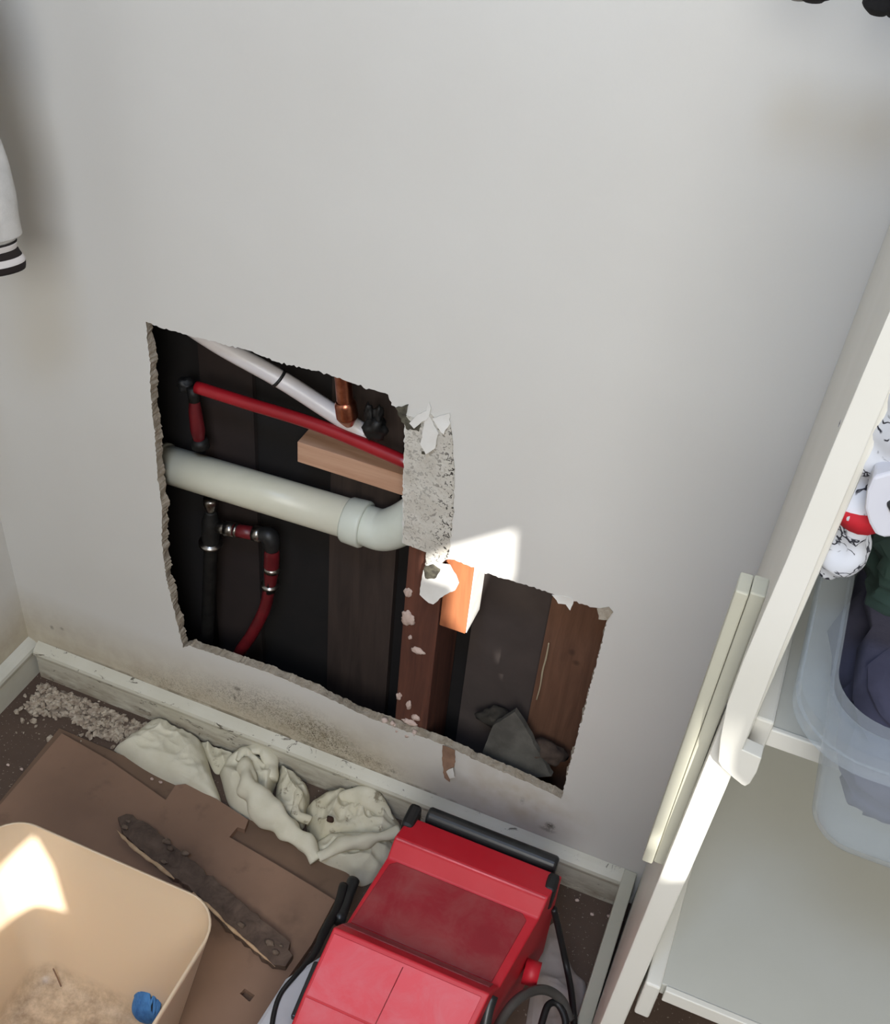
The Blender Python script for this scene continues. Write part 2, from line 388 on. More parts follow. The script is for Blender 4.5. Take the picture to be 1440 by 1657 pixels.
# baseboards
def profile_run(name, prof, a, b, axis, mat, segs=60, wob=0.0):
    """prof (offset from wall, z); runs along axis between a and b"""
    bm = bmesh.new(); rows = []
    for i in range(segs+1):
        s = a+(b-a)*i/segs; row = []
        for (o_, z_) in prof:
            wv = wob*noise.noise(Vector((s*6, 0, 1)))*(1 if o_ > 0.001 else 0)
            row.append(bm.verts.new((s, -(o_+wv), z_) if axis == 'x' else (o_+wv, -s, z_)))
        rows.append(row)
    n = len(prof)
    for i in range(segs):
        for j in range(n): bm.faces.new((rows[i][j], rows[i][(j+1) % n], rows[i+1][(j+1) % n], rows[i+1][j]))
    bm.faces.new(rows[0]); bm.faces.new(list(reversed(rows[-1])))
    return struct(bmobj(name, bm, None, mat))
prof = [(0.0005, 0.0), (0.012, 0.0), (0.012, 0.046), (0.0135, 0.050), (0.0165, 0.054), (0.0175, 0.059), (0.016, 0.064), (0.012, 0.067), (0.007, 0.070), (0.0005, 0.073)]
profile_run('baseboard_back', prof, 0.0195, 0.971, 'x', M_SKIRT, 80, 0.0015)
profile_run('baseboard_left', prof, 0.0, 1.2, 'y', M_BASEL, 20)

# ------------------------------------------------------------------ wall cavity
CB = 0.105
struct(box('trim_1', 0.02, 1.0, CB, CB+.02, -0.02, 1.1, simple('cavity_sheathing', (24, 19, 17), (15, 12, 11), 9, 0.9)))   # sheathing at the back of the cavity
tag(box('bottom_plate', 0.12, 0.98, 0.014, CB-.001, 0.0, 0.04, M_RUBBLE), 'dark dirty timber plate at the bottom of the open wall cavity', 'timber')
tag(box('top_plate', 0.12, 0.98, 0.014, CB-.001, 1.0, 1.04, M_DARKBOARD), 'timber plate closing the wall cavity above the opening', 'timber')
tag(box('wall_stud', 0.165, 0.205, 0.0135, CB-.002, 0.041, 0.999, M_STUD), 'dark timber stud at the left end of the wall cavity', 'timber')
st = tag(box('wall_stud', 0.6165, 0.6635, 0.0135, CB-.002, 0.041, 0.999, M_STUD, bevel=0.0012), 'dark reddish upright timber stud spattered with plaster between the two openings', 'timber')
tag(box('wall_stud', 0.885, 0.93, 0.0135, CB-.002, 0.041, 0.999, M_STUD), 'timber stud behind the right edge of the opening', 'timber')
# plaster blobs left on the stud
def blob(name, c, r3, mat, parent=None, seed=0, amp=0.45, sc=120, sub=3):
    bm = bmesh.new(); bmesh.ops.create_icosphere(bm, subdivisions=sub, radius=1.0)
    for v in bm.verts:
        d = v.co.copy(); k = 1+amp*noise.noise(Vector((d.x*1.6+seed, d.y*1.6, d.z*1.6)))+amp*.5*noise.noise(d*4+Vector((seed*3, 0, 0)))
        v.co = Vector((d.x*r3[0], d.y*r3[1], d.z*r3[2]))*k + Vector(c)
    return bmobj(name, bm, parent, mat, True)
M_PLB = simple('plaster_blob', (206, 186, 174), (180, 156, 144), 60, 0.9)
for i, (u, v, rx, rz) in enumerate(((660, 1000, .009, .012), (676, 1052, .009, .005), (672, 1160, .006, .005), (646, 1126, .004, .006), (662, 1140, .004, .008), (660, 958, .005, .007), (663, 1168, .010, .005), (664, 1030, .0025, .003))):
    blob('plaster_blob', P(u, v, y=.013), (rx, .0035, rz), M_PLB, st, i*7+1)
# right bay
tag(obb('back_board', (0.785, 0.088, 0.041), (0.098, 0, 0), (0, 0.0165, 0), (0, 0, 0.93), M_BROWNBOARD), 'flat brown knotty board at the back of the right opening', 'board')
tag(tube('glue_bead', [P(u, v, y=.0865) for u, v in ((888,1040), (884,1062), (878,1085), (874,1110), (868,1132))], .0012, simple('pale_glue', (180,168,140), None), segs=8, disp=.0006), 'thin pale bead running down the left edge of the brown knotty board', 'sealant')
tag(obb('cavity_panel', (0.684, 0.097, 0.041), (0.100, 0, 0), (0, 0.0075, 0), (0, 0, 0.93), M_GREYPANEL), 'smooth grey brown panel behind the right opening', 'board')
# orange block beside the stud
tag(box('nailing_block', 0.6650, 0.7, 0.0135, 0.062, 0.394, 0.60, M_ORANGE, bevel=0.0015), 'short orange pine block beside the stud, sunlit on its right side', 'timber')
nb = bpy.data.objects['nailing_block']
box('white_layer', 0.7002, 0.7012, 0.015, 0.061, 0.396, 0.60, simple('off_white_coat', (232, 230, 224), (220, 216, 208), 60, .8), nb, label='thin white layer on the right side')  # thin near-white layer over the block's right face
# left bay boards
def bx_px(name, u0, v0, u1, v1, y0, y1, z0, z1, mat, label):
    a, b = P(u0, v0, y=y0), P(u1, v1, y=y0)
    return tag(box(name, min(a.x, b.x), max(a.x, b.x), y0, y1, z0, z1, mat), label, 'board')
bx_px('back_board', 533, 880, 640, 900, .092, CB-.001, .041, .999, M_DARKBOARD, 'dark brown upright board behind the cream drain pipe, right of the black gap')
bx_px('back_board', 330, 700, 412, 720, .096, CB-.001, .041, .999, simple('blackened_board', (44, 32, 28), (32, 24, 22), 9, .9), 'blackened upright board behind the red pipe near the left edge of the opening')
# pale pine brace
a = P(480, 722, y=.058); b = P(655, 790, y=.058)
zt = P(480, 712, y=.058).z; zl = P(482, 747, y=.058).z
tag(box('pine_brace', P(481, 725, y=.058).x, 0.616, .058, .0915, zl, zl+.031, M_PINE, bevel=0.001), 'pale pine offcut fixed level behind the red pipe', 'timber')

# rubble on the bottom plate
for i in range(22):
    x = random.uniform(.22, .88); y = random.uniform(.03, .09); r_ = random.uniform(.004, .012)
    if .605 < x < .675: continue
    tag(blob('rubble_lump', (x, y, .041+r_*.6), (r_, r_, r_*.8), M_RUBBLE if i % 4 else M_CONC, seed=i*3, sub=2), 'small lump of dark rubble lying on the bottom plate in the cavity', 'rubble', 'rubble lumps in the wall cavity')
# leaning mortar slab and lumps seen in the right bay
def slab(name, px, y, th, mat, label, cat, tilt=0.0):
    pts = [P(u, v, y=y) for u, v in px]; zb = min(p.z for p in pts)
    q = [(p.x, p.z) for p in pts]
    o = plate(name, jag(q, .006, .0005, 4), [], lambda p: (p[0], y+(p[1]-zb)*tilt, p[1]), lambda p: (p[0], y+th+(p[1]-zb)*tilt, p[1]), mat)
    return tag(o, label, cat)
slab('mortar_slab', ((778, 1222), (790, 1190), (822, 1174), (838, 1192), (862, 1225), (890, 1262), (830, 1262), (785, 1245)), .030, .008, M_CONC, 'flat grey mortar slab leaning at the bottom of the right opening', 'rubble', .25)
tag(blob('mortar_lump', P(812, 1165, y=.075), (.030, .014, .016), simple('brown_grey_mortar', (66, 61, 53), (44, 40, 34), 50, .95), seed=5), 'low brown grey mortar lump behind the leaning slab', 'rubble')
tag(blob('mortar_lump', P(885, 1215, y=.06), (.028, .016, .014), simple('brown_mortar', (84, 70, 60), (60, 48, 40), 50, .95), seed=9), 'brown mortar lump at the right corner of the opening', 'rubble')

# ------------------------------------------------------------------ plumbing
YD = 0.052
pa, pb = P(262, 748, y=YD), P(585, 845, y=YD)
dp = empty('drain_pipe', pa, 'thick cream plastic drain pipe crossing the left opening', 'pipe')
start = pa + (pa-pb).normalized()*0.03
adopt(tube('pipe', [start, pb], .0255, M_PVC, segs=40, n=1), dp)
ax = (pb-pa).normalized()
adopt(tube('collar', [start+ax*.030, start+ax*.036], .0275, simple('pipe_joint_ring', (150, 146, 130), None), segs=40, n=1, label='grey joint ring'), dp)
c0 = P(562, 840, y=YD); c1 = P(612, 852, y=YD)
adopt(tube('coupling', [c0, c0+ax*.002, c0+ax*.023, c0+ax*.026], [.027, .0295, .0305, .0285], M_PVC2, segs=40, n=2, label='pale coupling ring'), dp)
adopt(tube('elbow', [c0+ax*.022, P(620, 857, y=YD), P(650, 848, y=YD), P(680, 830, y=YD)], [.0255, .0265, .0265, .0265], M_PVC2, segs=40, n=8, label='pale elbow bending up behind the stud'), dp)
# stud in front of the pipe end: pipe elbow ends inside the wall beyond the strip

tag(tube('red_water_pipe', [P(318, 626, y=.040), P(400, 652, y=.040), P(520, 690, y=.040), P(668, 752, y=.036)], .0078, M_RED, segs=20), 'long red plastic water pipe slanting across the upper left opening', 'pipe')
wp = empty('white_water_pipe', P(595, 700, y=.030), 'white plastic water pipe slanting steeply under the top edge of the opening', 'pipe')
adopt(tube('pipe', [P(262, 496, y=.034), P(352, 556, y=.032), P(452, 612, y=.040), P(530, 662, y=.050), P(596, 705, y=.052)], .0108, M_WHITEP, segs=20), wp)
adopt(tube('clamp', [P(449, 610, y=.0395), P(453, 613, y=.0403)], .0120, M_BLACK, segs=20, n=1, label='thin black band'), wp)
cp = empty('copper_pipe', P(556, 600, y=.040), 'short copper stub hanging down beside the white water pipe', 'pipe')
adopt(tube('pipe', [P(550, 560, y=.026), P(554, 600, y=.026), P(559, 655, y=.026)], .0095, M_COPPER, segs=24), cp)
adopt(tube('cap', [P(558, 648, y=.026), P(559, 654, y=.026), P(562, 674, y=.026), P(565, 688, y=.026)], [.0105, .0125, .0125, .005], M_COPPER, segs=24, label='bright rounded copper cap'), cp)
fit = empty('pipe_fitting', P(605, 690, y=.05), 'blackened metal pipe fitting at the end of the white water pipe', 'fitting')
for i, (u, v, r3) in enumerate(((606, 690, (.014, .012, .014)), (596, 668, (.005, .005, .013)), (612, 672, (.006, .006, .012)))):
    adopt(blob(('body', 'wire', 'lug')[i], P(u, v, y=.038), r3, M_IRON, seed=i+20, amp=.5), fit)
# left hanging red sleeve
hs = empty('shutoff_tap', P(318, 680, y=.05), 'small dark tap with a red handle near the left edge of the opening', 'tap')
adopt(tube('handle', [P(315, 645, y=.055), P(316, 665, y=.055), P(320, 695, y=.055), P(322, 712, y=.055)], [.006, .0085, .0095, .007], M_RED2, segs=18, label='dark red handle'), hs)
adopt(tube('stem', [P(311, 626, y=.055), P(315, 648, y=.055)], .0075, M_IRON, segs=16, n=1), hs)
adopt(tube('base', [P(323, 710, y=.055), P(325, 722, y=.055)], [.010, .012], M_IRON, segs=16, n=1), hs)
adopt(blob('bracket', P(300, 622, y=.06), (.012, .01, .009), M_IRON, seed=3), hs)
# lower tee, crimped fittings and red hose
tv = empty('water_tee', P(340, 862, y=.06), 'grey tee fitting with crimped red hose below the drain pipe', 'fitting')
yy = .058
adopt(tube('riser', [P(341, 880, y=yy), P(338, 960, y=yy), P(334, 1060, y=yy)], .0095, M_IRON, segs=20), tv)
adopt(tube('tee_body', [P(341, 826, y=yy), P(341, 845, y=yy), P(341, 870, y=yy), P(341, 878, y=yy)], [.0075, .0125, .0125, .010], M_IRON, segs=20), tv)
adopt(tube('collar', [P(341, 876, y=yy), P(341, 880, y=yy)], .0165, M_STEEL, segs=24, n=1), tv)
adopt(tube('cap', [P(340, 806, y=yy), P(341, 814, y=yy), P(341, 830, y=yy)], [.0095, .010, .006], M_STEEL, segs=20, n=2), tv)
adopt(tube('branch', [P(352, 852, y=yy), P(372, 856, y=yy)], .0085, M_STEEL, segs=20, n=1), tv)
adopt(tube('crimp_ring', [P(366, 855, y=yy), P(380, 857, y=yy)], .0105, M_STEEL, segs=24, n=1), tv)
adopt(tube('crimp_ring', [P(382, 857, y=yy), P(386, 858, y=yy)], .0102, M_STEEL, segs=24, n=1), tv)
adopt(tube('sleeve', [P(380, 857, y=yy), P(412, 863, y=yy)], .0092, M_RED2, segs=20, n=1, label='dark red sleeve'), tv)
adopt(tube('crimp_ring', [P(411, 862, y=yy), P(424, 865, y=yy)], .0108, M_STEEL, segs=24, n=1), tv)
adopt(tube('elbow', [P(422, 864, y=yy), P(434, 866, y=yy), P(439, 874, y=yy), P(440, 888, y=yy)], [.010, .012, .012, .010], M_BLACK, segs=20), tv)
adopt(tube('hose_tail', [P(440, 882, y=yy), P(440, 895, y=yy), P(439, 920, y=yy), P(437, 945, y=yy)], [.008, .0105, .0105, .0085], M_RED2, segs=20, label='dark red hose tail'), tv)
adopt(tube('crimp_ring', [P(440, 916, y=yy), P(440, 922, y=yy)], .0118, M_STEEL, segs=24, n=1), tv)
adopt(tube('nut', [P(437, 925, y=yy), P(436, 955, y=yy)], .0095, M_IRON, segs=6, n=1), tv)
adopt(tube('crimp_ring', [P(437, 944, y=yy), P(437, 948, y=yy)], .0125, M_STEEL, segs=24, n=1), tv)
adopt(tube('hose', [P(436, 950, y=yy), P(428, 985, y=yy), P(408, 1025, y=yy-.006), P(383, 1065, y=yy-.014), P(375, 1120, y=yy-.018)], .0085, M_RED2, segs=20, label='dull red hose'), tv)

# ------------------------------------------------------------------ exposed plaster strip and torn paper (parts of the wall)
def strip_mat():
    t = NT('pitted_plaster')
    c = t.ramp(t.noise(40, 4), 0.3, 0.7, lin((206, 202, 192)), lin((186, 180, 168)))
    g = t.n('ShaderNodeSeparateXYZ'); t.l(t.pos, g.inputs[0])
    sp = t.ramp(t.noise(230, 2, .5, dist=.9), .575, .60)
    den = t.n('ShaderNodeMapRange'); den.inputs[1].default_value = .645; den.inputs[2].default_value = .665; t.l(g.outputs['X'], den.inputs[0])
    k = t.math('ADD', t.math('MULTIPLY', den.outputs[0], .62), .34, True)
    c = t.mix(t.math('MULTIPLY', sp, k), c, lin((44, 38, 32)))
    sp2 = t.ramp(t.noise(150, 3, .6, dist=1), .60, .66)
    c = t.mix(t.math('MULTIPLY', sp2, t.math('MULTIPLY', k, .5)), c, lin((120, 108, 94)))
    t.col(c); t.set(Roughness=.9); t.bump(t.noise(220, 4), .6, .002); return t.m
spx = [(655, 672), (672, 676), (690, 664), (706, 680), (716, 678), (728, 684), (733, 720), (735, 790), (731, 850), (726, 900), (712, 912), (688, 914), (690, 893), (672, 886), (653, 878), (653, 800), (655, 700)]
sq = [(p.x, p.z) for p in (P(u, v, y=-.001) for u, v in spx)]
o = plate('plaster_strip', jag(sq, .005, .0006, 8), [], lambda p: (p[0], -.0016, p[1]), lambda p: (p[0], .0005, p[1]), strip_mat(), wb, 'pitted plaster strip with paint torn off')
def flap(name, px, y0, lift, mat, label, parent=wb, hinge='top', th=.0009, seed=1):
    pts = [P(u, v, y=y0) for u, v in px]; zs = [p.z for p in pts]; zt, zb = max(zs), min(zs)
    q = jag([(p.x, p.z) for p in pts], .004, .0005, seed)
    def f(p, off=0):
        t = (zt-p[1])/(zt-zb+1e-6)
        if hinge == 'bottom': t = 1-t
        return (p[0], y0 - lift*t*t + off, p[1])
    return plate(name, q, [], f, lambda p: f(p, th), mat, parent, label)
M_PAPER = simple('torn_white_paper', (222, 220, 214), (210, 206, 198), 20, .85)
flap('torn_paper', ((688, 915), (700, 908), (728, 914), (738, 930), (743, 942), (738, 952), (722, 958), (706, 969), (692, 962), (683, 955), (684, 930)), -.0030, .010, M_PAPER, 'white torn paper tongue')
flap('torn_paper', ((686, 690), (692, 668), (700, 682), (710, 700), (706, 722), (692, 730), (682, 715)), -.0025, .006, M_PAPER, 'pale peeling paint tongue')
flap('torn_paper', ((664, 682), (676, 670), (690, 664), (694, 650), (697, 660), (694, 674), (680, 684), (672, 690)), -.0022, .004, M_PAPER, 'small curled paint flake', seed=4)
flap('torn_paper', ((700, 676), (712, 672), (727, 668), (729, 684), (720, 700), (710, 690)), -.0022, .004, M_PAPER, 'small curled paint flake', seed=5)
M_HOLE = simple('dark_broken_plaster', (92, 88, 74), (50, 46, 38), 120, .95)
for i, px in enumerate((((640, 660), (660, 655), (656, 672), (672, 690), (660, 696), (646, 674)), ((672, 690), (684, 678), (678, 698), (664, 694)), ((712, 684), (722, 684), (716, 702), (708, 694)), ((682, 730), (692, 730), (690, 734), (682, 734)))):
    pts = [P(u, v, y=-.002) for u, v in px]
    plate('chipped_plaster', jag([(p.x, p.z) for p in pts], .003, .0006, i), [], lambda p: (p[0], -.0021, p[1]), lambda p: (p[0], .0005, p[1]), M_HOLE, wb, 'dark chipped plaster')
pts = [P(u, v, y=-.0052) for u, v in ((687, 916), (700, 914), (712, 922), (706, 934), (688, 938))]
plate('chipped_plaster', jag([(p.x, p.z) for p in pts], .003, .0006, 12), [], lambda p: (p[0], -.0056, p[1]), lambda p: (p[0], -.0030, p[1]), M_HOLE, wb, 'dark chipped plaster')
# torn flap folded over the lower edge
M_KRAFT = simple('brown_torn_paper', (150, 118, 96), (120, 92, 74), 40, .9)
flap('torn_paper', ((716, 1206), (736, 1214), (737, 1232), (731, 1258), (722, 1252), (716, 1228)), -.002, .008, M_KRAFT, 'brown torn paper hanging from the lower edge')
flap('torn_paper', ((722, 1248), (733, 1242), (736, 1258), (728, 1259)), -.009, .001, M_PAPER, 'white torn tip')
flap('torn_paper', ((893, 962), (918, 966), (928, 972), (924, 984), (916, 976), (904, 974)), -.001, .004, M_PAPER, 'white torn paint edge', seed=9)
flap('torn_paper', ((966, 984), (985, 982), (992, 990), (984, 1000), (970, 998)), -.001, .004, M_GYP, 'frayed corner of the board', seed=10)
# crumbly plaster lumps sitting on the cut edge by the stud
for i in range(14):
    u = random.uniform(612, 700); v = 1166+(u-612)*.42+random.uniform(-6, 2)
    r_ = random.uniform(.002, .005)
    blob('plaster_crumb', P(u, v, y=.004), (r_, r_, r_), M_PLB, wb, seed=i*5, sub=2)

# ------------------------------------------------------------------ red machine (air mover)
mz = 0.0
mach = empty('floor_machine', (0.79, -0.3, 0), 'large dusty red plastic machine with sloped top standing against the baseboard', 'machine')
def prism(name, prof_yz, xl, xr, mat, bevel=0.004, label=None, seg=3, xl2=None, xr2=None):
    """xl, xr: functions of y"""
    bm = bmesh.new()
    A = [bm.verts.new((xl(y), y, z)) for y, z in prof_yz]; B = [bm.verts.new((xr(y), y, z)) for y, z in prof_yz]
    n = len(A)
    bm.faces.new(A); bm.faces.new(list(reversed(B)))
    for i in range(n): bm.faces.new((A[i], A[(i+1) % n], B[(i+1) % n], B[i]))
    return adopt(bmobj(name, bm, None, mat, False, label, bevel, seg), mach)
XLf = lambda y: 0.703 + (y+0.19)*0.06
XRf = lambda y: 0.897 + (y+0.19)*0.14
prism('housing', [(-.135, .03), (-.145, .222), (-.188, .236), (-.191, .232), (-.206, .216), (-.304, .222), (-.322, .246), (-.336, .262), (-.40, .225), (-.52, .12), (-.53, .03)], XLf, XRf, M_MRED, .0022)
# recessed top panel
def quad_panel(name, pts, th, mat, bevel=.003, label=None):
    bm = bmesh.new(); n_ = (pts[1]-pts[0]).cross(pts[2]-pts[1]).normalized()
    if n_.z < 0: n_ = -n_
    A = [bm.verts.new(p+n_*th) for p in pts]; B = [bm.verts.new(p-n_*.002) for p in pts]; n = len(A)
    bm.faces.new(A); bm.faces.new(list(reversed(B)))
    for i in range(n): bm.faces.new((A[i], A[(i+1) % n], B[(i+1) % n], B[i]))
    return adopt(bmobj(name, bm, None, mat, False, label, bevel), mach)
def onp(pa_, pb_, fx, y):     # point on the housing top between two profile points
    t = (y-pa_[0])/(pb_[0]-pa_[0]); z = pa_[1]+(pb_[1]-pa_[1])*t
    return Vector((XLf(y)+(XRf(y)-XLf(y))*fx, y, z))
q1, q2 = (-.206, .216), (-.304, .222)
quad_panel('recessed_panel', [onp(q1, q2, .07, -.2075), onp(q1, q2, .90, -.2075), onp(q1, q2, .94, -.214), onp(q1, q2, .945, -.303), onp(q1, q2, .02, -.303), onp(q1, q2, .035, -.214)], .0012, M_MREC, .001, 'dark dusty recessed panel')
q1, q2 = (-.336, .262), (-.40, .225)
q3, q4 = (-.40, .225), (-.52, .12)
quad_panel('front_panel', [onp(q1, q2, .02, -.341), onp(q1, q2, .965, -.341), onp(q1, q2, .965, -.3995), onp(q1, q2, .02, -.3995)], .0012, M_MFRONT, .0008, 'dusty red front panel, paler with light painted in')
quad_panel('lower_front_panel', [onp(q3, q4, .02, -.401), onp(q3, q4, .965, -.401), onp(q3, q4, .965, -.515), onp(q3, q4, .02, -.515)], .0012, M_MFRONT, .0008, 'dusty red front panel, paler with light painted in')
def seam(name, px, z, mat, r_=.0006):
    return adopt(tube(name, [P(u, v, z=z) for u, v in px], r_, mat, segs=6, n=2), mach)
q5, q6 = (-.304, .222), (-.322, .246)
quad_panel('dusty_band', [onp(q5, q6, .02, -.3055), onp(q5, q6, .96, -.3055), onp(q5, q6, .965, -.321), onp(q5, q6, .01, -.321)], .0010, dusty_red('grey_dusty_red', (150, 60, 64), (136, 48, 54), (160, 110, 106), .7, .7), .0006, 'grey dusty band behind the front edge')
adopt(tube('ridge_highlight', [Vector((XLf(-.19)+.003, -.1895, .2352)), Vector((XRf(-.19)-.003, -.1895, .2352))], .0013, simple('highlight_red', (236, 120, 128), (222, 96, 106), 60, .4), segs=10, n=1, label='pale painted highlight along the ridge'), mach)  # pale bead drawn in as the highlight on the ridge
adopt(tube('seam', [onp((-.336, .262), (-.40, .225), .48, -.345)+Vector((0, 0, .0014)), onp((-.336, .262), (-.40, .225), .475, -.399)+Vector((0, 0, .0014)), onp((-.40, .225), (-.52, .12), .47, -.46)+Vector((0, 0, .0014))], .0006, M_MREC, segs=6, n=1, label='dark vertical seam'), mach)
# black rear handle bar
prism('rear_bar', [(-.116, .19), (-.116, .216), (-.122, .222), (-.132, .222), (-.138, .215), (-.138, .19)], lambda y: .722, lambda y: .893, M_BLACKG, .004, 'black bar along the rear edge')
adopt(box('corner_cap', .700, .716, -.166, -.130, .19, .231, M_BLACK, bevel=.005, label='black corner cap'), mach)
adopt(box('corner_cap', .888, .902, -.176, -.150, .19, .232, M_BLACK, bevel=.004, label='black corner cap'), mach)
# grey white lower base on the left with black rim
bpl = [(.633, -.335), (.628, -.40), (.632, -.46), (.64, -.56), (.87, -.56), (.87, -.16), (.70, -.16), (.672, -.27)]
adopt(plate('base', bpl, [], lambda p: (p[0], p[1], .004), lambda p: (p[0], p[1], .10), M_GREYW, None, 'grey white lower base', .006), mach)
def rim_pts(poly, z): return [(x, y, z) for x, y in poly]
adopt(tube('rubber_rim', [P(556, 1432, z=.06), P(545, 1470, z=.07), P(524, 1508, z=.08), P(508, 1545, z=.09), P(478, 1578, z=.102), P(452, 1612, z=.102), P(440, 1660, z=.102), P(440, 1720, z=.102)], [.006, .006, .006, .0035, .003, .003, .003, .003], M_BLACK, segs=12, label='black rubber rim'), mach)
adopt(obb('side_strip', P(508, 1560, z=.103), P(470, 1650, z=.103)-P(508, 1560, z=.103), P(522, 1563, z=.103)-P(508, 1560, z=.103), (0, 0, .010), M_BLACKG, None, .002, 'black side strip'), mach)
adopt(tube('side_handle', [P(572, 1424, z=.05), P(562, 1450, z=.055), P(548, 1490, z=.07)], .0085, M_BLACKG, segs=16, n=6, label='dark grey rounded side bar'), mach)
# right side details
adopt(tube('knob', [P(848, 1570, z=.13), P(872, 1578, z=.13)], .015, M_MRED, segs=24, n=1), mach)
adopt(tube('corner_post', [P(797, 1610, z=.235), P(788, 1640, z=.225), P(778, 1700, z=.20)], .0065, M_BLACKG, segs=16, n=4, label='dark corner post'), mach)
# power cable
cab = tag(tube('power_cable', [P(896, 1470, z=.16), P(903, 1500, z=.13), P(916, 1560, z=.08), P(925, 1610, z=.08), P(929, 1670, z=.085), P(922, 1735, z=.09), P(905, 1700, z=.10), P(915, 1655, z=.11), P(903, 1625, z=.115), P(888, 1625, z=.118), P(878, 1650, z=.12), P(866, 1700, z=.12)], .0042, M_BLACK, segs=12, n=10), 'black power cable looping down beside the red machine', 'cable')
tag(tube('grey_hose', [P(922, 1650, z=.10), P(910, 1620, z=.115), P(888, 1603, z=.13), P(862, 1603, z=.14), P(832, 1622, z=.15), P(806, 1660, z=.155), P(795, 1700, z=.16)], .0058, simple('dark_grey_hose', (84, 82, 78), (66, 64, 60), 20, .4), segs=14, n=8), 'thick dark grey hose arching over the black cable beside the machine', 'hose')

# ------------------------------------------------------------------ cardboard
def poly_z(px, z): return [(p.x, p.y) for p in (P(u, v, z=z) for u, v in px)]
zA, zB = .004, .014
cardA = poly_z(((96, 1178), (185, 1216), (300, 1265), (400, 1322), (480, 1366), (545, 1403), (566, 1412), (560, 1450), (512, 1520), (460, 1600), (430, 1680), (420, 1760), (-60, 1760), (-60, 1370)), zA)
tag(plate('cardboard_sheet', cardA, [], lambda p: (p[0], p[1], 0.0005), lambda p: (p[0], p[1], zA), M_CARD2), 'lower brown cardboard sheet, showing as strips between upper cardboard and the rags', 'cardboard')
cb = poly_z(((100, 1186), (180, 1232), (268, 1294), (284, 1270), (300, 1268), (350, 1292), (402, 1326), (396, 1342), (384, 1338), (371, 1354), (440, 1394), (500, 1430), (542, 1456), (504, 1528), (460, 1590), (434, 1650), (422, 1760), (-60, 1760), (-60, 1352), (0, 1302)), zB)
hq = poly_z(((388, 1607), (396, 1599), (412, 1610), (404, 1621)), zB)
tag(plate('cardboard_sheet', cb, [hq], lambda p: (p[0], p[1], zB), lambda p: (p[0], p[1], zA+.0005), M_CARD), 'upper brown cardboard sheet with notched edge under the cream tub', 'cardboard', None)
# wood offcut on the cardboard
M_DIRTY = wood('dirty_dark_timber', (112, 92, 78), (66, 51, 42), stretch=(1, 1, 1), scale=45)
zq = zB+.0005
wq = jag(poly_z(((190, 1322), (204, 1316), (240, 1332), (330, 1406), (400, 1466), (470, 1524), (474, 1545), (462, 1563), (440, 1560), (380, 1512), (310, 1440), (250, 1395), (200, 1350)), zq+.012), .008, .0012, 2)
pl = empty('timber_offcut', (wq[0][0], wq[0][1], zq), 'dirty dark timber strip with a pale splintered edge lying on the cardboard', 'timber')
adopt(plate('strip', wq, [], lambda p: (p[0], p[1], zq+.012), lambda p: (p[0], p[1], zq), M_DIRTY, bevel=.001), pl)
M_SPL = simple('pale_splinter', (214, 186, 150), (186, 152, 118), 60, .8)
adopt(tube('splintered_edge', [P(188, 1342, z=zq+.013), P(215, 1370, z=zq+.013), P(252, 1398, z=zq+.014), P(282, 1422, z=zq+.012)], [.0006, .0028, .003, .001], M_SPL, segs=8, disp=.002, dscale=90, label='pale splintered edge'), pl)
adopt(tube('splintered_edge', [P(312, 1444, z=zq+.012), P(340, 1468, z=zq+.012), P(372, 1500, z=zq+.012), P(405, 1528, z=zq+.012), P(445, 1564, z=zq+.012)], [.0006, .0018, .0022, .0025, .0008], M_SPL, segs=8, disp=.002, dscale=90, label='pale splintered edge'), pl)
for i, (u, v) in enumerate(((208, 1328), (202, 1338), (270, 1362), (275, 1372), (265, 1394), (390, 1496), (446, 1540), (455, 1530), (436, 1525), (300, 1380))):
    r_ = random.uniform(.0015, .0045); adopt(blob('dirt_clod', P(u, v, z=zq+.014), (r_*1.6, r_, r_*.6), simple('clod', (130, 112, 96), (90, 74, 62), 80, .95) if i == 0 else bpy.data.materials['clod'], seed=i, sub=2), pl)

# plaster crumbs in the corner
bm = bmesh.new(); rc = random.Random(11)
cpoly = [P(u, v, z=0) for u, v in ((66, 1104), (140, 1134), (238, 1176), (212, 1204), (165, 1196), (110, 1160), (50, 1158), (40, 1146))]
def inside(x, y, poly):
    c = False; n = len(poly)
    for i in range(n):
        a_, b_ = poly[i], poly[(i+1) % n]
        if (a_[1] > y) != (b_[1] > y) and x < (b_[0]-a_[0])*(y-a_[1])/(b_[1]-a_[1])+a_[0]: c = not c
    return c
cp2 = [(p.x, p.y) for p in cpoly]; cnt = 0
while cnt < 620:
    x = rc.uniform(.02, .26); y = rc.uniform(-.13, -.013)
    if not inside(x, y, cp2): 
        if rc.random() > .02: continue
    r_ = rc.uniform(.0012, .0058); c = Vector((x, y, r_*.5))
    res = bmesh.ops.create_icosphere(bm, subdivisions=1, radius=r_)
    rot = Matrix.Rotation(rc.uniform(0, 6), 3, 'Z') @ Matrix.Rotation(rc.uniform(0, 6), 3, 'X')
    for v in res['verts']:
        q = rot @ Vector((v.co.x*rc.uniform(.8, 1.5), v.co.y*rc.uniform(.6, 1.1), v.co.z*rc.uniform(.5, .8))); v.co = q + c
    cnt += 1
o = bmobj('plaster_crumbs', bm, None, simple('crumbs', (190, 178, 160), (140, 124, 108), 120, .95))
tag(o, 'pale plaster crumbs scattered on the floor in the left corner', 'crumbs', kind='stuff')
tag(plate('dust_patch', jag(cp2, .01, .002, 3), [], lambda p: (p[0], p[1], .0008), lambda p: (p[0], p[1], .0001), simple('plaster_dust', (150, 138, 122), (96, 80, 68), 90, .95, lo=.4, hi=.6)), 'thin pale plaster dust on the floor under the crumbs', 'dust', kind='stuff')
